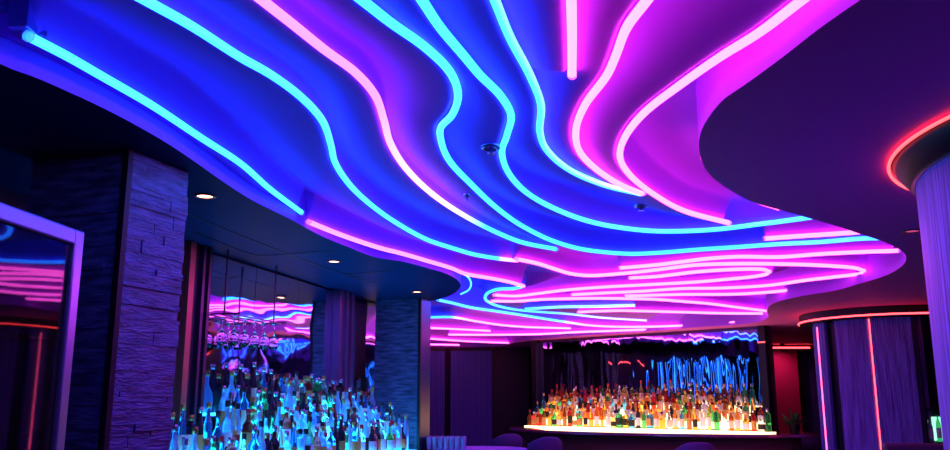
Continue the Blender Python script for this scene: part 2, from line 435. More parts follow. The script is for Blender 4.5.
# ---- left bar wall
def on_line(px, p0, p1, py=400):
    x = (px-475)/FPX; v = (225-py)/FPX; k = x/(math.cos(TILT)-v*math.sin(TILT))
    d = (p1[0]-p0[0], p1[1]-p0[1]); t = (k*p0[1]-p0[0])/(d[0]-k*d[1])
    return t
W0 = Vector(P(180, 240, ZS)); W1 = Vector(P(373, 301, ZS)); WL = (W1-W0).length; wd = (W1-W0)/WL
wn = Vector((wd.y, -wd.x)); wang = math.atan2(wd.y, wd.x)
def wl(px, py): return on_line(px, W0, W1, py)*WL
bar_root = lambda: Matrix()
def place_wall(o, s=0):
    o.location = (W0.x+wd.x*s, W0.y+wd.y*s, 0); o.rotation_euler = (0, 0, wang); return o
# local frame: x along wall (away from camera), y negative = towards the room
wallbody = place_wall(obj('wall_left', bbox(-2.2, WL+1.0, .06, .2, 0, ZS-.001), M['wall'])); tag(wallbody, 'wall behind the left bar', 'wall', kind='structure')
def mirror_mat(name, nscale, strength, scale=(1, 1, 1), base=(.62, .66, .85)):
    m = mat(name, base, .025, 1)
    return noise_bump(m, scale, nscale, strength, .05, .6)
M['mirror_l'] = mirror_mat('rippled_bar_mirror', 1.8, .13, (1, 1, 2.2))
M['mirror_b'] = mirror_mat('rippled_back_mirror', 2.2, .16, (3.2, 3.2, .5), (.5, .58, .85))
s208, s337, s352, s373 = wl(208, 255), wl(336, 290), wl(351, 294), wl(373, 302)
s184, s191 = wl(183, 243), wl(190, 245)
def mirror(s0, s1, label, z0=1.0, n=3):
    t = thing('bar_mirror', label, 'mirror', (0, 0, 0)); place_wall(t, s0)
    w = (s1-s0)/n
    for i in range(n):
        o = obj('mirror_pane', bbox(i*w+.003, (i+1)*w-.003, .03, .045, z0, ZS-.02), M['mirror_l'], t)
    obj('backing', bbox(0, s1-s0, .046, .059, z0, ZS-.02), M['black'], t)
    return t
mirror(s208, s337, 'wide rippled mirror behind the left bar bottles reflecting pink neon', n=3)
mirror(s352, s373+.25, 'narrow mirror between the bronze post and the far stone pillar', n=1)
def post(s0, s1, label, m, dy=-.05, name='bar_post'):
    t = thing(name, label, 'post'); place_wall(t, s0); w = s1-s0
    obj('shaft', bbox(0, w, dy, .04, 0, ZS-.002), m, t, bevel=.006)
    obj('fin', bbox(w*.28, w*.42, dy-.03, dy-.001, 0, ZS-.002), m, t)
    obj('fin', bbox(w*.62, w*.76, dy-.03, dy-.001, 0, ZS-.002), m, t)
    return t
post(s191, s208-.01, 'wide dark violet post at the near end of the bar mirror', M['darkmetal'])
post(s337+.005, s352-.005, 'fluted bronze post between the two bar mirrors', mat('plum_bronze', (.32, .16, .36), .3, .7))
t = thing('copper_strip', 'slim copper coloured strip between the near stone pillar and the dark post', 'trim strip'); place_wall(t, s184)
obj('strip', bbox(0, s191-s184-.02, -.07, .03, 0, ZS-.002), M['copper'], t, bevel=.004)
obj('dark_edge', bbox(s191-s184-.019, s191-s184-.004, -.07, .03, 0, ZS-.002), M['black'], t)

# ---- tiered bottle displays
def steps(name, label, L0, depth0, specs, root_loc, ang, mtop, base_mat):
    """specs: list of (x0,x1,ynear,yfar,ztop); local y negative = toward viewers"""
    t = thing(name, label, 'bottle display', (*root_loc, 0), ang)
    for (x0, x1, ya, yb, zt) in specs:
        obj('carcass', bbox(x0, x1, ya, yb, 0, zt-.022), base_mat, t)
        obj('lit_step', bbox(x0, x1, ya, yb, zt-.02, zt), mtop, t)
        obj('lit_riser', bbox(x0, x1, ya-.006, ya-.001, zt-.10, zt-.022), mtop, t)
    return t
s_of_y = lambda y: (y-W0.y)/wd.y
LS = [(s_of_y(6.55), s_of_y(8.75), -.165, -.0, 1.41), (s_of_y(6.15), s_of_y(9.15), -.33, -.172, 1.27),
      (s_of_y(5.1), s_of_y(9.35), -.50, -.337, 1.13), (s_of_y(4.8), s_of_y(9.3), -.68, -.507, 1.0)]
steps('tiered_bottle_display', 'stepped left bar display glowing blue under crowded bottles', 0, 0, LS, W0, wang, M['step_blue'], M['black'])

Q0, Q1 = Vector((1.20, 16.15)), Vector((4.33, 13.0)); QL = (Q1-Q0).length; qd = (Q1-Q0)/QL; qang = math.atan2(qd.y, qd.x)
qn = Vector((qd.y, -qd.x))
BS = [(.3, QL-.12, -.15, -.0, 1.43), (.25, QL-.1, -.3, -.157, 1.31), (.2, QL+.2, -.45, -.307, 1.19), (.16, QL+.38, -.61, -.457, 1.07)]
steps('tiered_bottle_display', 'stepped back bar display glowing warm white under crowded bottles', 0, 0, BS, Q0, qang, M['step_warm'], M['black'])
# back bar wall, mirror and posts
wb = obj('wall_back', bbox(-.1, QL+.1, .06, .2, 0, ZS-.001), M['wall']); wb.location = (Q0.x, Q0.y, 0); wb.rotation_euler = (0, 0, qang); tag(wb, 'wall behind the back bar', 'wall', kind='structure')
t = thing('bar_mirror', 'large rippled mirror over the back bar bottles reflecting blue light', 'mirror', (Q0.x, Q0.y, 0), qang)
k = 7
for i in range(k):
    obj('mirror_pane', bbox(i*QL/k+.004, (i+1)*QL/k-.004, .03, .045, 1.0, ZS-.05), M['mirror_b'], t)
obj('backing', bbox(0, QL, .046, .059, 1, ZS-.05), M['black'], t)
obj('top_rail', bbox(0, QL, .0, .059, ZS-.048, ZS-.002), M['darkmetal'], t)
t = thing('bar_post', 'black post at the right end of the back bar mirror', 'post', (Q1.x, Q1.y, 0), qang)
obj('shaft', bbox(.005, .12, -.08, .05, 0, ZS-.002), M['black'], t, bevel=.005)
obj('light_tick', bbox(.005, .12, -.088, -.081, 2.36, 2.375), M['led_red'], t)
t = thing('bar_post', 'black post at the left end of the back bar mirror', 'post', (Q0.x, Q0.y, 0), qang)
obj('shaft', bbox(-.12, -.005, -.08, .05, 0, ZS-.002), M['black'], t, bevel=.005)

# back bar counter
arc = [(0.62, 15.3), (0.72, 14.5), (1.1, 13.7), (1.7, 13.0), (2.4, 12.5), (3.2, 12.15), (3.95, 11.95), (4.5, 12.05), (4.85, 12.4), (4.9, 12.9)]
arcs = [tuple(p) for p in spline(arc, .1)]
pA = Q0+qn*.62-qd*.1; pB = Q0+qn*.62+qd*(QL+.39)
def ring_poly(off):
    out = []
    n = len(arcs)
    for i in range(n):
        a, b = Vector(arcs[max(i-1, 0)]), Vector(arcs[min(i+1, n-1)]); d = (b-a).normalized()
        nn = Vector((d.y, -d.x)); p = Vector(arcs[i])-nn*off; out.append((p.x, p.y))
    return out
t = thing('bar_counter', 'long curved bar counter in front of the back bar bottles', 'bar counter', (0, 0, 0))
inner = [tuple(pB+qd*.12+qn*-.3), tuple(pB), tuple(pA), (.8, 15.9)]
obj('worktop', prism(ring_poly(0)+inner, 1.005, 1.05), M['counter'], t)
f1, f2 = ring_poly(.22), ring_poly(.30)
obj('front_panel', prism(f1+f2[::-1], 0, 1.003), M['barfront'], t)
e1_, e2_ = ring_poly(-.012), ring_poly(-.001)
obj('edge_band', prism(e1_+e2_[::-1], 1.012, 1.042), mat('pink_tinted_edge', (.7, .2, .4), .25, .6), t)
# lit strip laid in the worktop at the feet of the bottles
g1 = [Vector(p) for p in ring_poly(.10)]
tl = obj('lit_inlay', prism([tuple(p) for p in ring_poly(.06)[16:-15]]+[tuple(pB-qd*.02), tuple(pA+qd*.3)], 1.0505, 1.053), M['step_warm'], t)

# ------------------------------------------------------------------ bottles
def prof_round(R, H, neck=.013, sh=.62, nk=.78):
    return [(0, 0), (R*.9, 0), (R, .008), (R, H*sh), (R*.85, H*(sh+.06)), (neck*1.15, H*nk), (neck, H*(nk+.04)), (neck, H*.93), (0, H*.93)]
SH = {
 'wine':   dict(prof=prof_round(.037, .33, .0135, .55, .72), n=14),
 'spirit': dict(prof=prof_round(.039, .29, .014, .62, .76), n=14),
 'slim':   dict(prof=prof_round(.029, .34, .012, .6, .78), n=12),
 'squat':  dict(prof=prof_round(.048, .22, .016, .6, .74), n=16),
 'square': dict(prof=prof_round(.050, .25, .015, .66, .76), n=4),
 'flask':  dict(prof=prof_round(.052, .24, .014, .5, .72), n=16, flat=.55),
 'bulb':   dict(prof=[(0, 0), (.03, 0), (.044, .03), (.05, .08), (.042, .13), (.02, .17), (.013, .19), (.013, .25), (0, .25)], n=16),
 'cyl':    dict(prof=[(0, 0), (.038, 0), (.04, .006), (.04, .2), (.036, .215), (.017, .222), (.016, .25), (0, .25)], n=16),
}
WORD = {'wine': 'sloping-shouldered bottle', 'spirit': 'round-shouldered bottle', 'slim': 'tall slim bottle', 'squat': 'squat bottle',
        'square': 'square bottle', 'flask': 'flat flask bottle', 'bulb': 'bulbous bottle', 'cyl': 'straight-sided bottle'}
GL = {
 'frost': ((.35, .72, 1), .6),
 'clear': ((.92, .96, 1), .9), 'amber': ((.95, .38, .06), .85), 'brown': ((.45, .13, .03), .8), 'green': ((.08, .55, .18), .8),
 'dark': ((.03, .03, .05), .2), 'blue': ((.1, .5, .95), .85), 'red': ((.75, .05, .05), .8), 'yellow': ((.95, .75, .12), .85), 'honey': ((1, .6, .2), .9)}
GMAT = {k: mat(k+'_glass', c, .3 if k == 'frost' else .06, trans=tr, ior=1.3) for k, (c, tr) in GL.items()}
CAPM = {'black': mat('black_cap', (.02, .02, .02), .35), 'gold': mat('gold_cap', (.8, .5, .15), .3, .8), 'silver': mat('silver_cap', (.7, .7, .75), .25, .9), 'red': mat('red_cap', (.6, .03, .04), .4)}
LABM = {'cream': mat('cream_label', (.75, .68, .5), .6), 'white': mat('white_label', (.8, .8, .8), .6), 'black': mat('black_label', (.02, .02, .02), .6), 'ochre': mat('ochre_label', (.6, .3, .08), .6)}
meshes = {}
def part_mesh(kind, part):
    key = (kind, part)
    if key in meshes: return meshes[key]
    s = SH[kind]; pr = s['prof']; n = s['n']; bm = bmesh.new(); H = pr[-1][1]; nr = pr[-2][0]
    sq = math.sqrt(2) if n == 4 else 1
    if part == 'body':
        if n == 4:
            lathe(bm, [(r*(.95 if r > .03 else .7), z) for r, z in pr], 12, rfun=lambda a: 1/max(abs(math.cos(a)), abs(math.sin(a)))**.8)
        else: lathe(bm, pr, n)
    elif part == 'cap': lathe(bm, [(0, H-.012), (nr*1.25, H-.012), (nr*1.3, H+.02), (nr*1.05, H+.026), (0, H+.026)], 10)
    else:
        R = pr[2][0] if kind != 'bulb' else .0; zmax = pr[3][1]
        if kind == 'bulb': lathe(bm, [(.0455, .035), (.0512, .08), (.0455, .12)], n)
        elif n == 4:
            q = R*.96; box(bm, -q*.8, q*.8, -q-.0015, q+.0015, zmax*.25, zmax*.82)
        else: lathe(bm, [(R+.0012, zmax*.22), (R+.0012, zmax*.8)], n)
    if s.get('flat'): bmesh.ops.scale(bm, vec=(1, s['flat'], 1), verts=bm.verts[:])
    me = D.meshes.new(part); bmesh.ops.recalc_face_normals(bm, faces=bm.faces[:]); bm.to_mesh(me); bm.free()
    me.polygons.foreach_set('use_smooth', [n != 4 and part != 'label']*len(me.polygons))
    meshes[key] = me; return me
protos = {}
def bottle(kind, glass, cap, lab, x, y, z, rz, sc, label, group):
    def child(part, m, root):
        key = (kind, part, m.name)
        if key not in protos:
            me = part_mesh(kind, part).copy(); me.materials.append(m); protos[key] = me
        o = D.objects.new({'body': 'bottle_body', 'cap': 'cap', 'label': 'paper_label'}[part], protos[key]); o.parent = root; COL.objects.link(o)
    t = thing('bottle', label, 'bottle', (x, y, z), rz, group); t.scale = (sc[0], sc[0], sc[1])
    child('body', GMAT[glass], t); child('cap', CAPM[cap], t)
    if lab: child('label', LABM[lab], t)
    return t
ONES = ['', 'first', 'second', 'third', 'fourth', 'fifth', 'sixth', 'seventh', 'eighth', 'ninth', 'tenth', 'eleventh', 'twelfth', 'thirteenth', 'fourteenth', 'fifteenth', 'sixteenth', 'seventeenth', 'eighteenth', 'nineteenth']
def ordinal(n):
    if n < 20: return ONES[n]
    t_, o_ = divmod(n, 10); T = {2: 'twent', 3: 'thirt', 4: 'fort', 5: 'fift'}[t_]
    return T+'ieth' if o_ == 0 else T+'y-'+ONES[o_]
GW = {'frost': 'frosted', 'clear': 'clear glass', 'amber': 'amber', 'brown': 'brown glass', 'green': 'green glass', 'dark': 'dark', 'blue': 'blue', 'red': 'red', 'yellow': 'yellow', 'honey': 'honey'}
def fill(specs, origin, dirv, nrm, names, place, group, glasses, kinds, spacing, hs, caps=None):
    for (x0, x1, ya, yb, zt), rowname in zip(specs, names):
        x = x0+.06; i = 0; yc = -(ya+yb)/2
        while x < x1-.05:
            i += 1
            kind = random.choice(kinds); g = random.choice(glasses); cap = random.choice(caps or list(CAPM)); lab = random.choice(['cream', 'white', 'black', 'ochre', None])
            p = origin+dirv*x+nrm*(yc+random.uniform(-.015, .015))
            s = random.uniform(.94, 1.06)
            lb = f"{GW[g].replace(' glass', '')} {WORD[kind]}, {cap} cap, {ordinal(i)} from left, {rowname} {place}"
            bottle(kind, g, cap, lab, p.x, p.y, zt+.0005, random.uniform(0, 6.28) if kind not in ('square', 'flask') else math.atan2(dirv.y, dirv.x)+random.uniform(-.12, .12), (s, s*hs*random.uniform(.95, 1.08)), lb, group)
            x += random.uniform(*spacing)
fill(BS, Q0, qd, qn, ['top step', 'third step', 'second step', 'front step'], 'of back bar', 'bottles on the warm lit back bar',
     ['amber', 'amber', 'honey', 'clear', 'clear', 'brown', 'brown', 'green', 'blue', 'yellow', 'red', 'dark'], ['wine', 'spirit', 'spirit', 'slim', 'squat', 'square', 'flask', 'bulb', 'cyl'], (.110, .124), 1.12)
fill(LS, W0, wd, wn, ['top step', 'third step', 'second step', 'front step'], 'of left bar', 'bottles on the blue lit left bar',
     ['frost', 'frost', 'frost', 'clear', 'blue', 'blue', 'clear', 'dark', 'dark', 'red', 'green'], ['wine', 'spirit', 'spirit', 'slim', 'slim', 'square', 'cyl', 'bulb'], (.094, .108), 1.05, ['black', 'silver', 'silver', 'black', 'gold', 'red'])

# ---- hanging stemware in front of the left mirror
def wineglass_mesh():
    bm = bmesh.new()
    pr = [(.0, .0), (.033, .0), (.033, .003), (.006, .008), (.0035, .02), (.0035, .085), (.008, .095), (.03, .115), (.040, .145), (.038, .175), (.031, .205), (.0295, .205), (.0365, .175), (.0385, .145), (.028, .117), (.006, .1), (0, .099)]
    lathe(bm, pr, 18); bmesh.ops.recalc_face_normals(bm, faces=bm.faces[:])
    me = D.meshes.new('wine_glass'); bm.to_mesh(me); bm.free(); me.materials.append(M['glass']); me.polygons.foreach_set('use_smooth', [True]*len(me.polygons)); return me
wg = wineglass_mesh()
sA = s208+.03
rk = thing('glass_rack', 'slim dark rack holding upside-down stemmed glasses by the left mirror', 'glass rack'); place_wall(rk, sA)
for yy in (-.13, -.03, -.23): obj('rail', bbox(0, .85, yy-.006, yy+.006, 2.12, 2.13), M['darkmetal'], rk)
for xx in (.03, .82):
    obj('hanger', bbox(xx-.005, xx+.005, -.135, -.125, 2.13, ZS-.001), M['darkmetal'], rk); obj('cross_bar', bbox(xx-.006, xx+.006, -.24, -.02, 2.131, 2.141), M['darkmetal'], rk)
gl_n = 0
for j, yy in enumerate((-.08, -.18)):
    for i in range(5):
        p = W0+wd*(sA+.1+i*.16)+wn*(-yy)
        o = D.objects.new('wine_glass', wg); COL.objects.link(o); o.location = (p.x, p.y, 2.118); o.rotation_euler = (PI, 0, 0)
        tag(o, f"{ordinal(i+1)} hanging stemmed glass from left, {'mirror side' if j == 0 else 'room side'} row of the rack", 'wine glass', 'stemmed glasses hanging in the rack')
# small wall lamp before the far pillar
sp = W0+wd*(s373-.02)+wn*.07
t = thing('wall_lamp', 'small lamp with a white tilted shade on a thin arm before the far pillar', 'lamp', (sp.x, sp.y, 0), wang)
obj('arm', sweep([(-.35, 0, 1.66), (-.05, -.02, 1.66)], .006, 8), M['darkmetal'], t)
bm = bmesh.new(); lathe(bm, [(.035, .0), (.075, -.09), (.07, -.09), (.03, -.003)], 16); bmesh.ops.rotate(bm, verts=bm.verts[:], matrix=Matrix.Rotation(-.5, 3, 'Y')); bmesh.ops.translate(bm, verts=bm.verts[:], vec=(-.03, -.02, 1.74)); obj('lamp_shade', bm, M['white'], t, True)
obj('wall_plate', bbox(-.4, -.34, -.03, .03, 1.3, 1.75), M['black'], t)

# ---- downlights
def downlight(px, py, label, m='lamp', z=ZS):
    x, y = P(px, py, z); t = thing('downlight', label, 'ceiling light', (x, y, z))
    bm = bmesh.new(); lathe(bm, [(.062, .0), (.062, -.008), (.044, -.008), (.042, .0)], 24); obj('trim_ring', bm, M['darkmetal'], t, True)
    bm = bmesh.new(); lathe(bm, [(0, -.0045), (.042, -.0045), (.042, -.001), (0, -.001)], 24); obj('lens', bm, M[m], t)
downlight(205, 195.5, 'round recessed warm downlight in the black soffit, nearest the camera')
downlight(334, 261, 'round recessed warm downlight in the black soffit above the bronze post')
downlight(417, 291.5, 'round recessed warm downlight in the black soffit just before the far stone pillar')
downlight(912, 230.5, 'tiny dim pink downlight in the plum soffit near the big column', 'lamp_dim')
# detectors in the wavy ceiling
for px, py, lb in ((491, 145, 'small round sprinkler cover in the blue ceiling between two bent cyan tubes'), (641, 203, 'small round sprinkler cover in the ceiling below the pink wave'), (467, 190, 'tiny sprinkler head beside the double bend cyan tube')):
    x, y = P(px, py, 2.83); z = zc_at(x, y); x, y = P(px, py, z); z = zc_at(x, y)
    r = .05 if px != 467 else .022
    t = thing('sprinkler', lb, 'sprinkler', (x, y, z-.004))
    bm = bmesh.new(); lathe(bm, [(r, .0), (r*.96, -.012), (r*.7, -.016), (r*.62, -.006), (0, -.004)], 24); obj('cover_plate', bm, M['frame'], t, True)
    bm = bmesh.new(); lathe(bm, [(r*.2, -.005), (r*.22, -.03), (r*.4, -.034), (r*.4, -.038), (0, -.038)], 14); obj('head', bm, M['frame'], t, True)

# ---- glass cabinet at the far left
c1 = Vector(P(83, 232, 2.15)); c0 = Vector(P(0, 202, 2.15)); cd = (c1-c0).normalized(); cang = math.atan2(cd.y, cd.x)
t = thing('glass_door_cabinet', 'tall dark cabinet with a framed glass door at the left edge', 'cabinet', (c1.x, c1.y, 0), cang)
Lc = 1.15   # local: x from -Lc..0, door on y=0 facing -y
fw = .062
obj('body', bbox(-Lc, 0, .46, .5, 0, 2.15), M['cabin'], t)
obj('side_panel', bbox(-.03, 0, .05, .459, 0, 2.15), M['cabin'], t)
obj('side_panel', bbox(-Lc, -Lc+.03, .05, .459, 0, 2.15), M['cabin'], t)
obj('top_panel', bbox(-Lc+.031, -.031, .05, .459, 2.11, 2.15), M['cabin'], t)
obj('base_panel', bbox(-Lc+.031, -.031, .05, .459, 0, .1), M['cabin'], t)
for z in (.6, 1.0, 1.38, 1.72): obj('shelf', bbox(-Lc+.032, -.032, .06, .455, z, z+.012), M['glass'], t)
dr = obj('door', bbox(-fw, 0, -.01, .035, .02, 2.15), M['frame'], t, bevel=.008)
obj('stile', bbox(-Lc, -Lc+fw, -.01, .035, .02, 2.15), M['frame'], dr, bevel=.008)
obj('top_rail', bbox(-Lc+fw+.001, -fw-.001, -.01, .035, 2.15-fw, 2.15), M['frame'], dr, bevel=.008)
obj('bottom_rail', bbox(-Lc+fw+.001, -fw-.001, -.01, .035, .02, .02+fw), M['frame'], dr, bevel=.008)
obj('glass_pane', bbox(-Lc+fw+.001, -fw-.001, .008, .016, .02+fw+.001, 2.15-fw-.001), M['pane'], dr)
cc = c1+cd*(-.42); wl_ = Vector((-cd.y, cd.x))
q = [(c1-cd*(.55+.012*math.sin(k*1.3))+wl_*(.16+.004*k)) for k in range(9)]
tag(obj('light_cable', sweep([(p.x, p.y, 2.0-.12*k) for k, p in enumerate(q)], .004, 8), M['cable']), 'thin glowing orange cable hanging behind the cabinet glass', 'light cable')
for i, (s, z, kind, g) in enumerate(((.2, 1.392, 'wine', 'dark'), (.33, 1.392, 'spirit', 'clear'), (.47, 1.012, 'squat', 'blue'), (.25, 1.012, 'spirit', 'dark'), (.62, 1.392, 'wine', 'green'), (.38, 1.012, 'wine', 'dark'))):
    p = c1-cd*s+wl_*.3
    bottle(kind, g, 'black', 'cream' if i % 2 else None, p.x, p.y, z+.0005, i, (1, .95), f"{GW[g]} {WORD[kind]}, {'upper' if z > 1.2 else 'lower'} cabinet shelf, {['nearest its right side','second from its right side','furthest to the left','nearest its right side','furthest to the left','between two others'][i]}", 'bottles in the glass door cabinet')

# ---- big column with round canopy (right)
pts = np.array([P(950,118,2.6), P(895,150,2.6), P(890,165,2.6), P(895,178,2.6), P(915,193,2.6)])
Am = np.c_[2*pts, np.ones(5)]; sol = np.linalg.lstsq(Am, (pts**2).sum(1), rcond=None)[0]
ccx, ccy = sol[0], sol[1]; RR = math.sqrt(sol[2]+ccx**2+ccy**2)
Rcol = abs(ccx-.534*ccy)/math.sqrt(1+.534**2)
print('column', ccx, ccy, RR, Rcol)
t = thing('round_column', 'big round wood-grained column at the right edge of the room', 'column', (ccx, ccy, 0))
bm = bmesh.new(); nseg = 220
lathe(bm, [(Rcol, 0), (Rcol, 2.505)], nseg, rfun=lambda a: 1+.006*math.sin(a*110)); obj('shaft', bm, M['wood'], t, True)
bm = bmesh.new(); lathe(bm, [(Rcol+.03, 0), (Rcol+.03, .12), (Rcol, .13)], 96); obj('base_ring', bm, M['black'], t)
t = thing('column_canopy', 'round dark canopy with a red light line above the big column', 'canopy', (ccx, ccy, 2.5))
bm = bmesh.new(); lathe(bm, [(Rcol+.004, .0), (RR-.12, .0), (RR-.085, .012), (RR-.03, .085), (RR-.012, .119), (Rcol+.004, .119)], 128); obj('drum', bm, M['black'], t, True)
bm = bmesh.new(); tor = [(RR-.008+.0075*math.cos(a)+.007, .104+.0075*math.sin(a)) for a in np.linspace(0, 2*PI, 9)]
lathe(bm, tor, 128); obj('light_line', bm, mat('rose_led', (.2, .02, .02), .4, emit=(1, .07, .08), es=4), t, True)

# ---- far round booth drum
dcx, dcy, dR = 5.45, 11.15, 1.0
t = thing('round_booth', 'far round booth clad in fluted wood with vertical red light lines', 'booth', (dcx, dcy, 0))
def arc_panel(a0, a1, r0, r1, z0, z1, rib=0, n=60):
    bm = bmesh.new(); o_, i_ = [], []
    for k in range(n+1):
        a = a0+(a1-a0)*k/n; q = r1+(rib*math.sin(k*PI/2) if rib else 0)
        o_.append((q*math.cos(a), q*math.sin(a))); i_.append((r0*math.cos(a), r0*math.sin(a)))
    for lst in ():
        pass
    V = {}
    for k in range(n+1):
        for nm, l in (('o', o_), ('i', i_)):
            for zz, zn in ((z0, 0), (z1, 1)): V[nm, k, zn] = bm.verts.new((*l[k], zz))
    for k in range(n):
        bm.faces.new((V['o', k, 0], V['o', k+1, 0], V['o', k+1, 1], V['o', k, 1])); bm.faces.new((V['i', k, 0], V['i', k, 1], V['i', k+1, 1], V['i', k+1, 0]))
        bm.faces.new((V['o', k, 1], V['o', k+1, 1], V['i', k+1, 1], V['i', k, 1])); bm.faces.new((V['o', k, 0], V['i', k, 0], V['i', k+1, 0], V['o', k+1, 0]))
    for k in (0, n): bm.faces.new((V['o', k, 0], V['o', k, 1], V['i', k, 1], V['i', k, 0]))
    return bm
def ang_of(slope):
    """angle on the drum (near side) hit by the sight line x = slope*y"""
    a_, b_, c_ = slope*slope+1, -2*(slope*dcx+dcy), dcx*dcx+dcy*dcy-dR*dR
    dd = b_*b_-4*a_*c_
    y = (-b_-math.sqrt(max(dd, 0)))/(2*a_); return math.atan2(y-dcy, slope*y-dcx)
def aa(s):
    a = ang_of(s); return a if a < 0 else a-2*PI
aL = -PI-.1
obj('wood_panel', arc_panel(aa(.4095), aL, dR-.04, dR, 0, 2.49, .006, 20), M['flute'], t)
obj('wood_panel', arc_panel(aa(.4215), aa(.462)-.004, dR-.04, dR, 0, 2.49, .006, 80), M['wood'], t)
obj('wood_panel', arc_panel(aa(.462)+.012, aa(.5235), dR-.04, dR, 0, 2.49, .006, 90), M['wood'], t)
obj('wood_panel', arc_panel(aa(.5235)+.35, PI*.8, dR-.04, dR, 0, 2.49, .006, 90), M['wood'], t)
obj('recess_lining', arc_panel(0, 2*PI, dR-.12, dR-.06, 0, 2.49, 0, 90), M['black'], t)
a = aa(.462)+.004; l1 = obj('light_line', arc_panel(a-.005, a+.005, dR-.03, dR+.006, .9, 2.48, 0, 2), M['led_red'], t)
a = aL+.02; obj('light_line', arc_panel(aa(.4015)-.012, aa(.4015)+.012, dR+.001, dR+.012, .6, 2.44, 0, 2), M['led_pink'], t)
t = thing('booth_canopy', 'flat round canopy with a red light edge over the far booth', 'canopy', (dcx, dcy, 2.5))
bm = bmesh.new(); lathe(bm, [(0, .0), (1.13, .0), (1.13, .119), (0, .119)], 128); obj('disc', bm, M['black'], t)
bm = bmesh.new(); lathe(bm, [(1.131+.011+.009*math.cos(a), .016+.010*math.sin(a)) for a in np.linspace(0, 2*PI, 9)], 128); obj('light_line', bm, M['led_red'], t, True)
# bottles in the niche of the booth
na = aa(.5285)
npos = Vector((dcx+math.cos(na)*(dR+.05), dcy+math.sin(na)*(dR+.05)))
t = thing('niche_shelf', 'small lit bottle shelf in the dark gap of the round booth', 'shelf', (npos.x, npos.y, 0), na+PI/2)
obj('board', bbox(-.15, .15, -.07, .07, 1.02, 1.04), M['black'], t); obj('board', bbox(-.15, .15, -.07, .07, 1.40, 1.41), M['black'], t)
obj('back_light', bbox(-.14, .14, .071, .076, 1.05, 1.32), mat('green_white_backlight', (.5, .7, .6), .4, emit=(.4, 1, .75), es=1.2), t)
obj('bracket', bbox(-.16, -.151, -.07, .07, .0, 2.49), M['black'], t); obj('bracket', bbox(.151, .16, -.07, .07, .0, 2.49), M['black'], t)
tn = Vector((math.cos(na+PI/2), math.sin(na+PI/2)))
for i, (k_, g_) in enumerate((('spirit', 'clear'), ('slim', 'green'), ('cyl', 'clear'))):
    p = npos+tn*(-.1+.1*i)
    bottle(k_, g_, 'black' if i else 'red', 'white', p.x, p.y, 1.0405, i, (.9, .95), f"{GW[g_]} {WORD[k_]} on the booth niche shelf, {ordinal(i+1)} from left", 'bottles in the booth niche')

# ---- fluted screens and openings at the back left
def screen(px0, px1, y, label, m):
    x0 = (px0-475)/FPX*y/1.0; x1 = (px1-475)/FPX*y
    k = math.cos(TILT)+ (400-225)/FPX*math.sin(TILT)
    x0 /= k; x1 /= k
    t = thing('fluted_screen', label, 'wall screen', ((x0+x1)/2, y, 0)); w = x1-x0; n = max(6, int(w/.05))
    bm = bmesh.new(); pts_ = []
    for i in range(n*6+1):
        pts_.append((-w/2+w*i/(n*6), -.012*abs(math.sin(PI*i/6))))
    poly = pts_+[(w/2, .03), (-w/2, .03)]
    obj('fluted_panel', prism(poly, .0, ZS-.08), m, t)
    obj('top_rail', bbox(-w/2, w/2, -.03, .04, ZS-.079, ZS-.002), M['black'], t)
    return t
screen(380, 444.5, 18.2, 'narrow violet fluted wall screen just right of the far stone pillar', M['flute'])
screen(450.5, 492, 18.2, 'wide violet fluted wall screen left of the dark opening', M['flute'])
tag(obj('trim', bbox(-6, 1.15, 18.45, 18.6, 0, ZS-.001), M['black']), 'black partition behind the fluted screens', 'wall', kind='structure')
# red panel with light line at the back right
def xa(px, y): return (px-475)/FPX*y/(math.cos(TILT)+(400-225)/FPX*math.sin(TILT))
t = thing('red_wall_panel', 'dark red wall panel right of the back bar mirror', 'wall panel', (xa(785, 17.5), 17.5, 0))
w = xa(800, 17.5)-xa(770, 17.5)
obj('panel', bbox(-w/2-.2, w/2, -.02, .02, 0, 2.5), M['red'], t, bevel=.004)
obj('frame', bbox(w/2+.001, w/2+.1, -.05, .03, 0, 2.5), M['black'], t)
obj('light_line', bbox(-w/2-.3, w/2+.25, -.09, -.07, 2.545, 2.575), M['led_red'], t)
obj('header', bbox(-w/2-.3, w/2+.6, -.069, .03, 2.501, ZS-.001), M['black'], t)
t = thing('violet_wall_panel', 'narrow violet wall panel between the red panel and the round booth', 'wall panel', (xa(807, 17.6), 17.6, 0))
obj('panel', bbox(-.13, .3, -.02, .02, 0, 2.49), M['flute'], t)
wr = obj('trim', bbox(4.9, 9, 17.75, 17.85, 0, ZS-.001), M['wall']); tag(wr, 'dark wall behind the red panel', 'wall', kind='structure')

# ---- round table and tumblers
tx, ty, tr, tz = .04, 9.75, .54, .985
t = thing('round_table', 'high round table with a pale blue-lit top by the far stone pillar', 'table', (tx, ty, 0))
bm = bmesh.new(); lathe(bm, [(0, tz-.03), (tr-.012, tz-.03), (tr, tz-.02), (tr, tz-.005), (tr-.005, tz), (0, tz)], 72); obj('table_top', bm, M['table'], t)
bm = bmesh.new(); lathe(bm, [(.04, .03), (.04, tz-.031)], 20); obj('pedestal', bm, M['darkmetal'], t, True)
bm = bmesh.new(); lathe(bm, [(0, 0), (.26, 0), (.25, .02), (.04, .03)], 40); obj('foot_plate', bm, M['darkmetal'], t)
bm = bmesh.new(); lathe(bm, [(.026, 0), (.032, .075), (.033, .13), (.028, .135), (0, .135), (0, .128), (.026, .126), (.029, .075), (.0235, 0), (.026, 0)], 16)
bmesh.ops.recalc_face_normals(bm, faces=bm.faces[:]); tm = D.meshes.new('tumbler'); bm.to_mesh(tm); bm.free(); tm.materials.append(M['tumbler']); tm.polygons.foreach_set('use_smooth', [True]*len(tm.polygons))
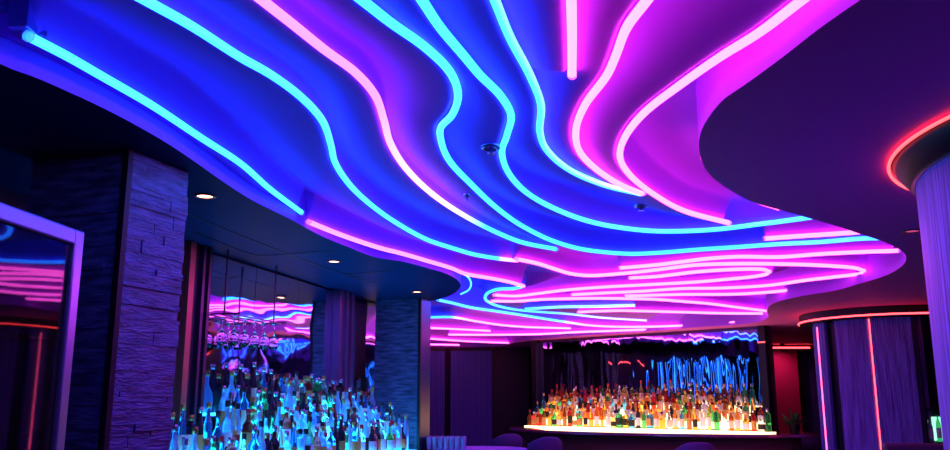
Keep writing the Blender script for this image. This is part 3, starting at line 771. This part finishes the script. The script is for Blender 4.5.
for j in range(4):
    for i in range(7):
        o = D.objects.new('tumbler', tm); COL.objects.link(o)
        o.scale = (.93, .93, 1); o.location = (-.505+(.0625*i)+(.0 if j % 2 else .004), 9.52+.07*j, tz+.0005); o.rotation_euler = (0, 0, i)
        tag(o, f"upside-down tumbler on round table, {ordinal(i+1)} from the left in the {['front', 'second', 'third', 'rear'][j]} row", 'glass', 'upside-down tumblers on the round table')

# ---- seating
def chair(x, y, rz, label, h=1.02, m='upholstery', sh=.72):
    t = thing('bar_chair', label, 'chair', (x, y, 0), rz, 'bar chairs at the back bar')
    bm = bmesh.new(); n = 16
    prev = None
    for i in range(n+1):
        a = PI*(.02+.96*i/n); c, s = math.cos(a), math.sin(a)
        top = h-.10*abs(c)**3
        row = [bm.verts.new((r*c, -r*s*.85, z)) for r, z in ((.255, sh-.02), (.265, top-.02), (.25, top), (.235, top-.02), (.22, sh-.02))]
        if prev:
            for k in range(4): bm.faces.new((prev[k], prev[k+1], row[k+1], row[k]))
            bm.faces.new((prev[4], prev[0], row[0], row[4]))
        else: bm.faces.new(row)
        prev = row
    bm.faces.new(prev); obj('backrest', bm, M[m], t, True)
    bm = bmesh.new(); lathe(bm, [(0, sh-.07), (.21, sh-.07), (.225, sh-.05), (.22, sh-.005), (.19, sh), (0, sh)], 32); obj('seat', bm, M[m], t, True)
    for sx in (-1, 1):
        for sy in (-1, 1): obj('leg', sweep([(sx*.14, sy*.14, sh-.071), (sx*.2, sy*.2, 0)], .014, 8), M['darkmetal'], t)
    obj('foot_rest', sweep([(.185*math.cos(k*PI/8)*1.1, .185*math.sin(k*PI/8)*1.1, .28) for k in range(17)], .009, 8, False), M['darkmetal'], t)
    return t
chair(xa(543, 12.2), 12.2, .35, 'curved-back chair in front of the left end of the back bar')
chair(xa(692, 10.9), 10.9, 0, 'round-backed indigo chair in front of the middle of the back bar', 1.01)
chair(xa(800, 13.7), 13.7, -.5, 'dark chair at the right end of the back bar', 1.03)
chair(xa(506, 13.9), 13.9, .3, 'chair at the far left of the back bar, beyond the round table', 1.0)
t = thing('booth_sofa', 'dark plum booth sofa with a straight high back before the round booth', 'sofa', (4.05, 7.9, 0), -.25)
obj('back_cushion', bbox(-.35, 1.6, -.09, .09, .4, 1.125), mat('plum_leather', (.14, .04, .12), .45), t, bevel=.03)
obj('seat_cushion', bbox(-.33, 1.58, .1, .65, .3, .47), D.materials['plum_leather'], t, bevel=.03)
obj('plinth', bbox(-.3, 1.55, -.05, .6, 0, .299), M['black'], t)
# potted plant on the back bar end
p = Vector((4.62, 12.62))
t = thing('potted_plant', 'small leafy plant in a pot at the right end of the back bar', 'plant', (p.x, p.y, 1.0505))
bm = bmesh.new(); lathe(bm, [(0, 0), (.06, 0), (.08, .12), (.07, .12), (.06, .1), (0, .1)], 20); obj('pot', bm, M['black'], t)
bm = bmesh.new(); r_ = random.Random(2)
for k in range(60):
    a = r_.uniform(0, 2*PI); el = r_.uniform(.2, 1.4); L = r_.uniform(.14, .3)
    d = Vector((math.cos(a)*math.cos(el), math.sin(a)*math.cos(el), math.sin(el))); s = d.cross(Vector((0, 0, 1))).normalized()*.02
    b0 = Vector((0, 0, .1)); c = b0+d*L*.6; e = b0+d*L-Vector((0, 0, L*.15))
    vs = [bm.verts.new(v) for v in (b0, c+s, e, c-s)]; bm.faces.new(vs)
obj('foliage', bm, M['leaf'], t)

# ---- side room wall left of the far pillar (seen in the rippled mirrors)
sw = obj('wall_left', bbox(-3.5, -3.3, 10.9, 18.4, 0, ZS-.001), M['wall']); tag(sw, 'wall of the side area beyond the left bar', 'wall', kind='structure')
for yy, lb in ((15.3, 'stone clad pier reflected at the left of the back bar mirror'), (14.45, 'stone clad pier reflected right of its twin in the back bar mirror')):
    pillar((-2.76, yy), PI/2, .3, .5, ZS, lb, int(yy*7), M['black'])
for k in range(9):
    y = 10.95+.26*k
    t = thing('light_strip', f'vertical blue light strip on the side wall, {ordinal(k+1)} counted from the left bar', 'light strip', (-3.26, y, 0), 0, 'blue light strips reflected in the back bar mirror')
    obj('channel', bbox(-.038, 0, -.05, .05, 0, 2.5), M['black'], t)
    obj('diffuser', bbox(.001, .02, -.02, .02, .62, 2.48), mat('blue_strip_light', (.2, .4, .8), .4, emit=(.02, .2, 1), es=3+2*(k % 3)), t)
t = thing('light_strip', 'horizontal red light line high on the side wall seen in the back bar mirror', 'light strip', (-3.2, 13.2, 2.4))
obj('channel', bbox(-.099, -.02, .3, 1.1, -.02, .02), M['black'], t); obj('diffuser', bbox(-.019, 0, .3, 1.1, -.012, .012), M['led_red'], t)
# invented pink spot and its fixture, added to brighten the dim red panel
x_, y_ = xa(786, 17.0), 17.0
t = thing('added_wall_washer', 'made-up spotlight fixture added to brighten the dark red wall panel', 'ceiling light', (x_, y_, ZS))
bm = bmesh.new(); lathe(bm, [(0, -.001), (.04, -.001), (.045, -.05), (.035, -.05), (.03, -.02), (0, -.02)], 20); obj('housing', bm, M['black'], t, True)
l = D.lights.new('added_wash_lamp', 'SPOT'); l.energy = 12; l.color = (1, .12, .45); l.spot_size = 2.2; l.spot_blend = 1; l.shadow_soft_size = .03
lo_ = D.objects.new('added_wash_lamp', l); COL.objects.link(lo_); lo_.parent = t; lo_.location = (0, 0, -.055); lo_.rotation_euler = (.45, 0, 0)

# ------------------------------------------------------------------ world & colour
sc = bpy.context.scene
w = D.worlds.new('world'); sc.world = w; w.use_nodes = True
w.node_tree.nodes['Background'].inputs[0].default_value = (.02, .01, .05, 1); w.node_tree.nodes['Background'].inputs[1].default_value = .3
def area(name, loc, rot, sx, sy, col, e):
    l = D.lights.new(name, 'AREA'); l.shape = 'RECTANGLE'; l.size = sx; l.size_y = sy; l.color = col; l.energy = e
    o = D.objects.new(name, l); COL.objects.link(o); o.location = loc; o.rotation_euler = rot; return o
sc.view_settings.view_transform = 'Standard'; sc.view_settings.look = 'None'; sc.view_settings.exposure = 0; sc.view_settings.gamma = 1; sc.view_settings.use_curve_mapping = False
sc.cycles.max_bounces = 10; sc.cycles.transmission_bounces = 10; sc.cycles.diffuse_bounces = 4; sc.cycles.glossy_bounces = 5
sc.cycles.use_denoising = True; sc.cycles.caustics_refractive = True
